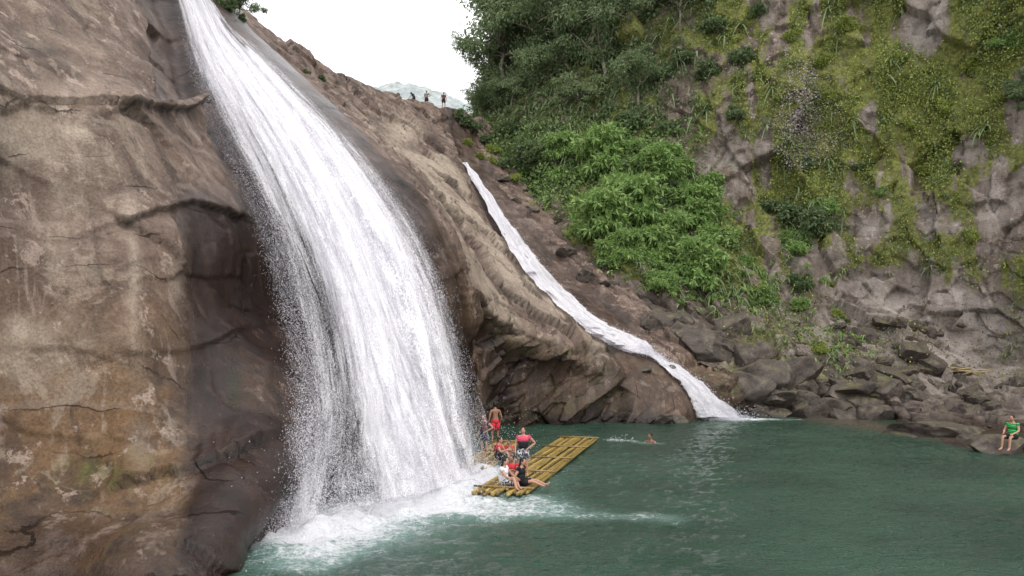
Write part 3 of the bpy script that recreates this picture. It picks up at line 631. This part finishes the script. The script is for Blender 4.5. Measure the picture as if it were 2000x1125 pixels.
# ------------------------------------------------------------ rafts
def bam(name,a,b_):
    t=NT(name); n=t.noise(t.coord((6,.5,6)),1.5,4,.7); r=t.n('NewGeometry').outputs['Random Per Island']; dm=t.noise(t.coord(),.9,4,.7)
    col=t.mix(t.ramp(t.math('MULTIPLY',t.math('ADD',n,r),.5),.15,.85),a,b_); col=t.mix(t.ramp(dm,.5,.65,0.,.6),col,(.06,.045,.02))
    return t.fin(t.n('BsdfPrincipled',{'Base Color':col,'Roughness':.35,'Normal':t.bump(n,.4,.01)}))
M_bam=bam('yellow_bamboo',(.09,.055,.018),(.56,.40,.10)); M_bamd=bam('old_bamboo',(.14,.09,.035),(.32,.22,.08))
def raft(loc,rz,L,W,label):
    e=bpy.data.objects.new('bamboo_raft',None); COL.objects.link(e); e.location=loc; e.rotation_euler=(0,0,rz); e["label"]=label; e["category"]="raft"; e["group"]="bamboo rafts on the pool"
    mb=MB(); n=int(W/.112)
    for k in range(n):
        x=-W/2+(k+.5)*W/n; y0=random.uniform(-.7,.25); y1=L+random.uniform(-.6,.3); r=random.uniform(.042,.062); path=[];rad=[]
        ph=random.uniform(0,.5); bend=random.uniform(-.025,.025); zo=random.uniform(-.03,.03)
        path.append((x,y0,zo));rad.append(r)
        yy=y0+ph+.05
        while yy<y1-.1:
            for dy,dr in ((-.03,1),(0,1.16),(.03,1)):
                path.append((x+bend*math.sin((yy)/L*3.1),yy+dy,zo+.015*math.sin(yy*.7+k)));rad.append(r*dr)
            yy+=.42
        path.append((x,y1,zo));rad.append(r*.9)
        mb.add(loft(path,rad,(1,0,0),8))
    link('deck',mb.mesh('deck'),[M_bam],parent=e)
    k=int(L/3.4)+1
    for i in range(k):
        y=.35+i*(L-.7)/(k-1); m2=MB().add(loft([(-W/2-.12,y,.085),(0,y+.02,.09),(W/2+.10,y+.05,.085)],[.035,.038,.035],(0,1,0),8))
        link('crossbar',m2.mesh('crossbar'),[M_bamd],parent=e)
    return e
ang=math.atan2(3.8,14.0)
raft(Vector((-.35,25.1,.11)),-ang,13.6,1.75,'long yellow-brown bamboo raft floating with bathers aboard')
raft(Vector((-1.3,30.4,.08)),-.16,6.8,1.2,'worn bamboo raft moored beside the rock under the spray')
# ------------------------------------------------------------ people
def ell(c,r,n=12,m=8):
    V=[];f=[]
    for i in range(m+1):
        ph=math.pi*i/m
        for j in range(n):
            th=2*math.pi*j/n; V.append((c[0]+r[0]*math.sin(ph)*math.cos(th),c[1]+r[1]*math.sin(ph)*math.sin(th),c[2]+r[2]*math.cos(ph)))
    for i in range(m):
        for j in range(n): f.append((i*n+j,(i+1)*n+j,(i+1)*n+(j+1)%n,i*n+(j+1)%n))
    return V,f
SK=[plain('skin_tan',(.45,.25,.17),.55,.1),plain('skin_brown',(.30,.155,.10),.55,.1)]
HAIR=plain('black_hair',(.012,.01,.009),.5,.3); EYE=plain('dark_eye',(.02,.015,.01),.3,.1); LIP=plain('lips',(.35,.1,.08),.5,.1)
CL={k:plain('cloth_'+k,c,.8,.15,30) for k,c in dict(red=(.55,.03,.05),pink=(.65,.08,.15),black=(.012,.012,.015),white=(.7,.7,.72),green=(.05,.5,.1),navy=(.03,.04,.09),grey=(.2,.19,.2),maroon=(.12,.05,.05),blue=(.05,.12,.35)).items()}
t=NT('cloth_print'); nn_=t.noise(t.coord(),22,2,.5); CL['print']=t.fin(t.n('BsdfPrincipled',{'Base Color':t.mix(t.ramp(nn_,.5,.54),(.02,.025,.05),(.65,.66,.7)),'Roughness':.8}))
t=NT('cloth_stripe'); sx=t.n('TexWave',{'Vector':t.coord(),'Scale':5.,'Distortion':.5},bands_direction='Z'); CL['gstripe']=t.fin(t.n('BsdfPrincipled',{'Base Color':t.mix(t.ramp(sx.outputs[0],.35,.45),(.01,.012,.012),(.05,.55,.12)),'Roughness':.7}))
def pose(kind):
    V=lambda *a: np.array(a,float)
    J={}
    if kind in('stand','hips','bend'):
        J=dict(pel=V(0,0,.95),spi=V(0,.0,1.13),che=V(0,-.01,1.32),nek=V(0,0,1.47),hed=V(0,.03,1.6))
        for s,k in((-1,'R'),(1,'L')):
            J.update({'hip'+k:V(s*.095,0,.9),'kne'+k:V(s*.125,.03,.49),'ank'+k:V(s*.14,-.02,.09),'toe'+k:V(s*.17,.16,.035),'sho'+k:V(s*.185,0,1.4),'elb'+k:V(s*.27,-.03,1.13),'wri'+k:V(s*.27,.08,.9),'pal'+k:V(s*.265,.11,.82)})
        if kind=='hips':
            J['elbR']=V(-.42,-.06,1.16);J['wriR']=V(-.2,.1,1.02);J['palR']=V(-.15,.15,.98)
        if kind=='bend':
            for k,dy,dz in(('spi',.06,-.02),('che',.16,-.08),('nek',.25,-.13),('hed',.33,-.18)): J[k]=J[k]+V(0,dy,dz)
            for k in 'LR':
                J['sho'+k]+=V(0,.2,-.1);J['elb'+k]+=V(0,.3,-.1);J['wri'+k]+=V(0,.42,-.05);J['pal'+k]+=V(0,.45,-.04)
    else:
        J=dict(pel=V(0,0,.12),spi=V(0,-.02,.3),che=V(0,-.02,.49),nek=V(0,.0,.64),hed=V(0,.05,.77))
        for s,k in((-1,'R'),(1,'L')):
            J.update({'hip'+k:V(s*.1,.02,.11),'sho'+k:V(s*.18,0,.57)})
            if kind=='knees': J.update({'kne'+k:V(s*.15,.36,.4),'ank'+k:V(s*.13,.5,.07),'toe'+k:V(s*.15,.68,.04),'elb'+k:V(s*.26,.18,.36),'wri'+k:V(s*.16,.4,.46),'pal'+k:V(s*.10,.47,.45)})
            elif kind=='legsout': J.update({'kne'+k:V(s*.12,.43,.2),'ank'+k:V(s*.11,.84,.06),'toe'+k:V(s*.14,.93,.17),'elb'+k:V(s*.3,-.12,.33),'wri'+k:V(s*.3,-.22,.1),'pal'+k:V(s*.3,-.2,.03)})
            elif kind=='side': J.update({'kne'+k:V(s*.14+.05,.4,.16+.18*(s>0)),'ank'+k:V(s*.1+.25,.55,.06),'toe'+k:V(s*.1+.36,.68,.04),'elb'+k:V(s*.25,.16,.36),'wri'+k:V(s*.12,.34,.3),'pal'+k:V(s*.10,.4,.27)})
            elif kind=='chair': J.update({'kne'+k:V(s*.13,.44,.13),'ank'+k:V(s*.13,.52,-.3),'toe'+k:V(s*.15,.69,-.35),'elb'+k:V(s*.25,.08,.33),'wri'+k:V(s*.17,.3,.24),'pal'+k:V(s*.15,.38,.22)})
            elif kind=='swim': J.update({'kne'+k:V(s*.14,-.1,-.3),'ank'+k:V(s*.14,-.4,-.5),'toe'+k:V(s*.14,-.5,-.6),'elb'+k:V(s*.36,.12,.42),'wri'+k:V(s*.42,.36,.40),'pal'+k:V(s*.42,.44,.40)})
    return J
RAD=dict(pel=(.145,.11),spi=(.125,.095),che=(.15,.105),nek=(.055,.055),hed=(.05,.05),hip=(.095,.09),kne=(.058,.055),ank=(.038,.038),toe=(.035,.028),sho=(.062,.06),elb=(.042,.042),wri=(.028,.028),pal=(.04,.022))
def person(kind,loc,rz,label,skin=0,top=None,top2=None,bottom='navy',long_hair=False,scale=1.,tilt=0.,group='bathers at the waterfall'):
    J=pose(kind); keys=list(J); co=[J[k] for k in keys]; rad=[RAD[k[:3]] for k in keys]; ix={k:i for i,k in enumerate(keys)}
    E=[('pel','spi'),('spi','che'),('che','nek'),('nek','hed')]
    for k in 'LR': E+=[('pel','hip'+k),('hip'+k,'kne'+k),('kne'+k,'ank'+k),('ank'+k,'toe'+k),('che','sho'+k),('sho'+k,'elb'+k),('elb'+k,'wri'+k),('wri'+k,'pal'+k)]
    E=[(ix[a],ix[b]) for a,b in E]
    for k,s in(('L',1),('R',-1)):
        p=J['pal'+k]; d=p-J['wri'+k]; d=d/np.linalg.norm(d); sd=np.cross(d,[s,0,.2]); sd/=np.linalg.norm(sd); cu=np.cross(sd,d)*s
        for f,(o,l) in enumerate([(-.028,.075),(-.009,.085),(.01,.08),(.028,.062)]):
            a=p+d*.03+sd*o; b=a+d*l*.55-cu*.008; c_=b+d*l*.4-cu*.022
            n0=len(co); co+=[a,b,c_]; rad+=[(.011,.011),(.009,.009),(.007,.007)]; E+=[(ix['pal'+k],n0),(n0,n0+1),(n0+1,n0+2)]
        a=p-d*.02-sd*.04; b=a+d*.04-sd*.02; n0=len(co); co+=[a,b]; rad+=[(.012,.012),(.009,.009)]; E+=[(ix['pal'+k],n0),(n0,n0+1)]
    me=bpy.data.meshes.new('sk'); me.from_pydata([tuple(c) for c in co],E,[]); o=bpy.data.objects.new('sk',me); COL.objects.link(o)
    sk=o.modifiers.new('s','SKIN'); sk.use_smooth_shade=True; o.modifiers.new('u','SUBSURF').levels=1
    for i,r in enumerate(rad): me.skin_vertices[0].data[i].radius=r
    for i in range(len(rad)): me.skin_vertices[0].data[i].use_root=(i==0)
    ev=o.evaluated_get(bpy.context.evaluated_depsgraph_get()); bm2=bpy.data.meshes.new_from_object(ev); bpy.data.objects.remove(o)
    mb=MB(); mb.add(([v.co[:] for v in bm2.vertices],[tuple(p.vertices) for p in bm2.polygons]))
    hc_=J['hed']; mb.add(ell(hc_+[0,0,.01],(.076,.094,.115),16,12))
    mb.add(ell(hc_+[0,.095,-.005],(.013,.02,.022),8,6)); 
    for s in(-1,1): mb.add(ell(hc_+[s*.078,.0,0],(.012,.022,.032),8,6)); mb.add(ell(hc_+[s*.03,.085,.022],(.012,.008,.007),8,6),1)
    mb.add(ell(hc_+[0,.088,-.045],(.024,.008,.008),8,6),2)
    b=mb.mesh('person'); ob=link('person',b,[SK[skin],EYE,LIP],label,'person',group=group); ob.location=loc; ob.rotation_euler=(tilt,0,rz); ob.scale=(scale,)*3
    h=MB(); h.add(ell(hc_+[0,-.018,.03],(.086,.098,.108),16,10))
    if long_hair: h.add(loft([hc_+[0,-.05,.02],hc_+[0,-.09,-.12],hc_+[0,-.1,-.3],hc_+[0,-.09,-.38]],[(.07,.05),(.085,.045),(.07,.03),(.03,.015)]))
    link('hair',h.mesh('hair'),[HAIR],parent=ob)
    if top:
        m=MB(); c0,c1,c2,c3=J['pel'],J['spi'],J['che'],J['nek']
        lo=c0*.5+c1*.5; m.add(loft([lo-[0,0,.05],lo,c1,(c1+c2)/2],[(.165,.13),(.17,.14),(.175,.145),(.185,.15)],n=18),1 if top2 else 0)
        m.add(loft([(c1+c2)/2,c2,c2*.45+c3*.55,c3-[0,0,.03]],[(.187,.152),(.2,.155),(.17,.13),(.085,.085)],n=18),0)
        for s,k in((1,'L'),(-1,'R')): m.add(loft([J['sho'+k]*.5+c2*.5,J['sho'+k],J['sho'+k]*.75+J['elb'+k]*.25],[.09,.085,.07],n=12),0)
        link('life_vest' if top2 or top in('red','gstripe') else 'shirt',m.mesh('top'),[CL[top],CL[top2 or top]],parent=ob)
    m=MB(); p0=J['pel']; up_=J['spi']-p0; m.add(loft([p0-up_*.35,p0,p0+up_*.5],[(.15,.115),(.165,.13),(.15,.12)],n=18))
    for k in 'LR': m.add(loft([J['hip'+k],J['hip'+k]*.6+J['kne'+k]*.4,J['hip'+k]*.3+J['kne'+k]*.7],[.11,.105,.098],n=12))
    link('shorts',m.mesh('shorts'),[CL[bottom]],parent=ob); return ob
def at(px,d,z): return Vector(((px-1000)/F*d,d,z))
PI=math.pi
person('hips',at(1022,27.6,.16),PI*.97,'person standing on the bamboo raft in red and black life vest',0,'pink','black','print',scale=.98)
person('side',at(984,25.7,.15),-PI*.62,'long-haired person in white top sitting on the raft',0,'white',None,'print',True,1.05)
person('legsout',at(1018,25.9,.15),-PI*.62,'person in black clothes sitting on the raft with legs out',0,'black',None,'black',True,1.0)
person('knees',at(1000,26.8,.15),PI*.9,'person in red life vest sitting behind the others on the raft',1,'red','black','navy',False,.95)
person('knees',at(974,31.2,.13),-PI*.6,'person in red life vest sitting hugging their knees',0,'red','black','black',False,1.05)
person('knees',at(995,31.4,.15),PI*.9,'smaller person in red vest crouching on the raft',1,'red','red','grey',False,.85)
person('stand',at(967,35.5,.15),.5,'shirtless person standing on the raft with back turned',1,None,None,'red',False,1.1)
person('hips',at(946,33,.12),PI*.8,'person in dark vest standing behind the spray',0,'maroon',None,'navy',False,.95)
person('swim',at(1271,37.5,-.60),PI*.75,'person swimming in the pool with head above water',1,None,None,'navy',False,1.15)
person('chair',at(1978,34.,.60),PI*.68,'person in green and black life vest sitting on a wet boulder',0,'gstripe',None,'black',False,1.15)
put_boulder(at(1958,34.8,.15),1.,'dark wet boulder with a person sitting on it',(1.45,1.0,1.0),.3,.1)
for px,kd,rz,tp,lb in((811,'bend',PI*.4,'navy','person in dark clothes bending forward on the rock rim'),(835,'hips',PI*.9,'grey','person in grey shirt standing on the rock rim'),(868,'stand',PI*1.1,'maroon','person in dark reddish shirt standing on the rock rim')):
    x=(px-1000)/F*80.5; l,n_,_,_=B1.ray_cast(Vector((x,79.6,60)),Vector((0,0,-1)))
    if l: person(kd,l,rz,lb,1,tp,None,'black',False,.95,group='people on the rock rim')
# ------------------------------------------------------------ dry branches on the scree
mb=MB()
h=cast(1885,735,2)
for k in range(16):
    a=random.uniform(-.4,.4); L=random.uniform(.8,2.2); p=np.array(h[0])+rng.normal(size=3)*[.7,.4,.1]+[0,-.6,.35]; d=np.array([math.cos(a),math.sin(a)*.5,random.uniform(-.15,.2)])*L/2
    mb.add(loft([p-d,p+rng.normal(size=3)*.06,p+d],[.035,.03,.012],n=6))
link('driftwood',mb.mesh('driftwood'),[plain('straw_wood',(.42,.33,.18),.8,.3,5)],'heap of straw-coloured dry branches on the scree','driftwood')
# ------------------------------------------------------------ world, sun, camera
w=bpy.data.worlds.new('World'); scene.world=w; w.use_nodes=True; nt=w.node_tree; nt.nodes.clear()
sky=nt.nodes.new('ShaderNodeTexSky'); sky.sky_type='NISHITA'; sky.sun_disc=False
sd=Vector((.35,-.55,.85)).normalized(); el=math.asin(sd.z); az=math.atan2(sd.x,sd.y); sky.sun_elevation=el; sky.sun_rotation=az
b1=nt.nodes.new('ShaderNodeBackground'); b1.inputs[1].default_value=.10; nt.links.new(sky.outputs[0],b1.inputs[0])
tc=nt.nodes.new('ShaderNodeTexCoord'); nz_=nt.nodes.new('ShaderNodeTexNoise'); nz_.inputs['Scale'].default_value=1.6; nz_.inputs['Detail'].default_value=3; nt.links.new(tc.outputs['Generated'],nz_.inputs['Vector'])
cm=nt.nodes.new('ShaderNodeMix'); cm.data_type='RGBA'; cm.inputs[6].default_value=(.93,.92,.94,1); cm.inputs[7].default_value=(1.0,.98,1.0,1); nt.links.new(nz_.outputs[0],cm.inputs[0])
b2=nt.nodes.new('ShaderNodeBackground'); b2.inputs[1].default_value=1.95; nt.links.new(cm.outputs[2],b2.inputs[0])
ms=nt.nodes.new('ShaderNodeMixShader'); ms.inputs[0].default_value=.88; nt.links.new(b1.outputs[0],ms.inputs[1]); nt.links.new(b2.outputs[0],ms.inputs[2])
wo=nt.nodes.new('ShaderNodeOutputWorld'); nt.links.new(ms.outputs[0],wo.inputs[0])
sl=bpy.data.lights.new('sun','SUN'); sl.energy=1.5; sl.angle=math.radians(14); sl.color=(1,.96,.9); so=bpy.data.objects.new('sun',sl); COL.objects.link(so); so.rotation_euler=sd.to_track_quat('Z','Y').to_euler()
cam=bpy.data.cameras.new('camera'); cam.sensor_width=36; cam.lens=F/2000*36; cam.shift_y=.04625; cam.clip_end=3000; co_=bpy.data.objects.new('camera',cam); COL.objects.link(co_); co_.location=(0,0,CZ); co_.rotation_euler=(math.radians(90),0,0); scene.camera=co_
scene.view_settings.view_transform='Standard'; scene.view_settings.look='None'; scene.view_settings.exposure=0
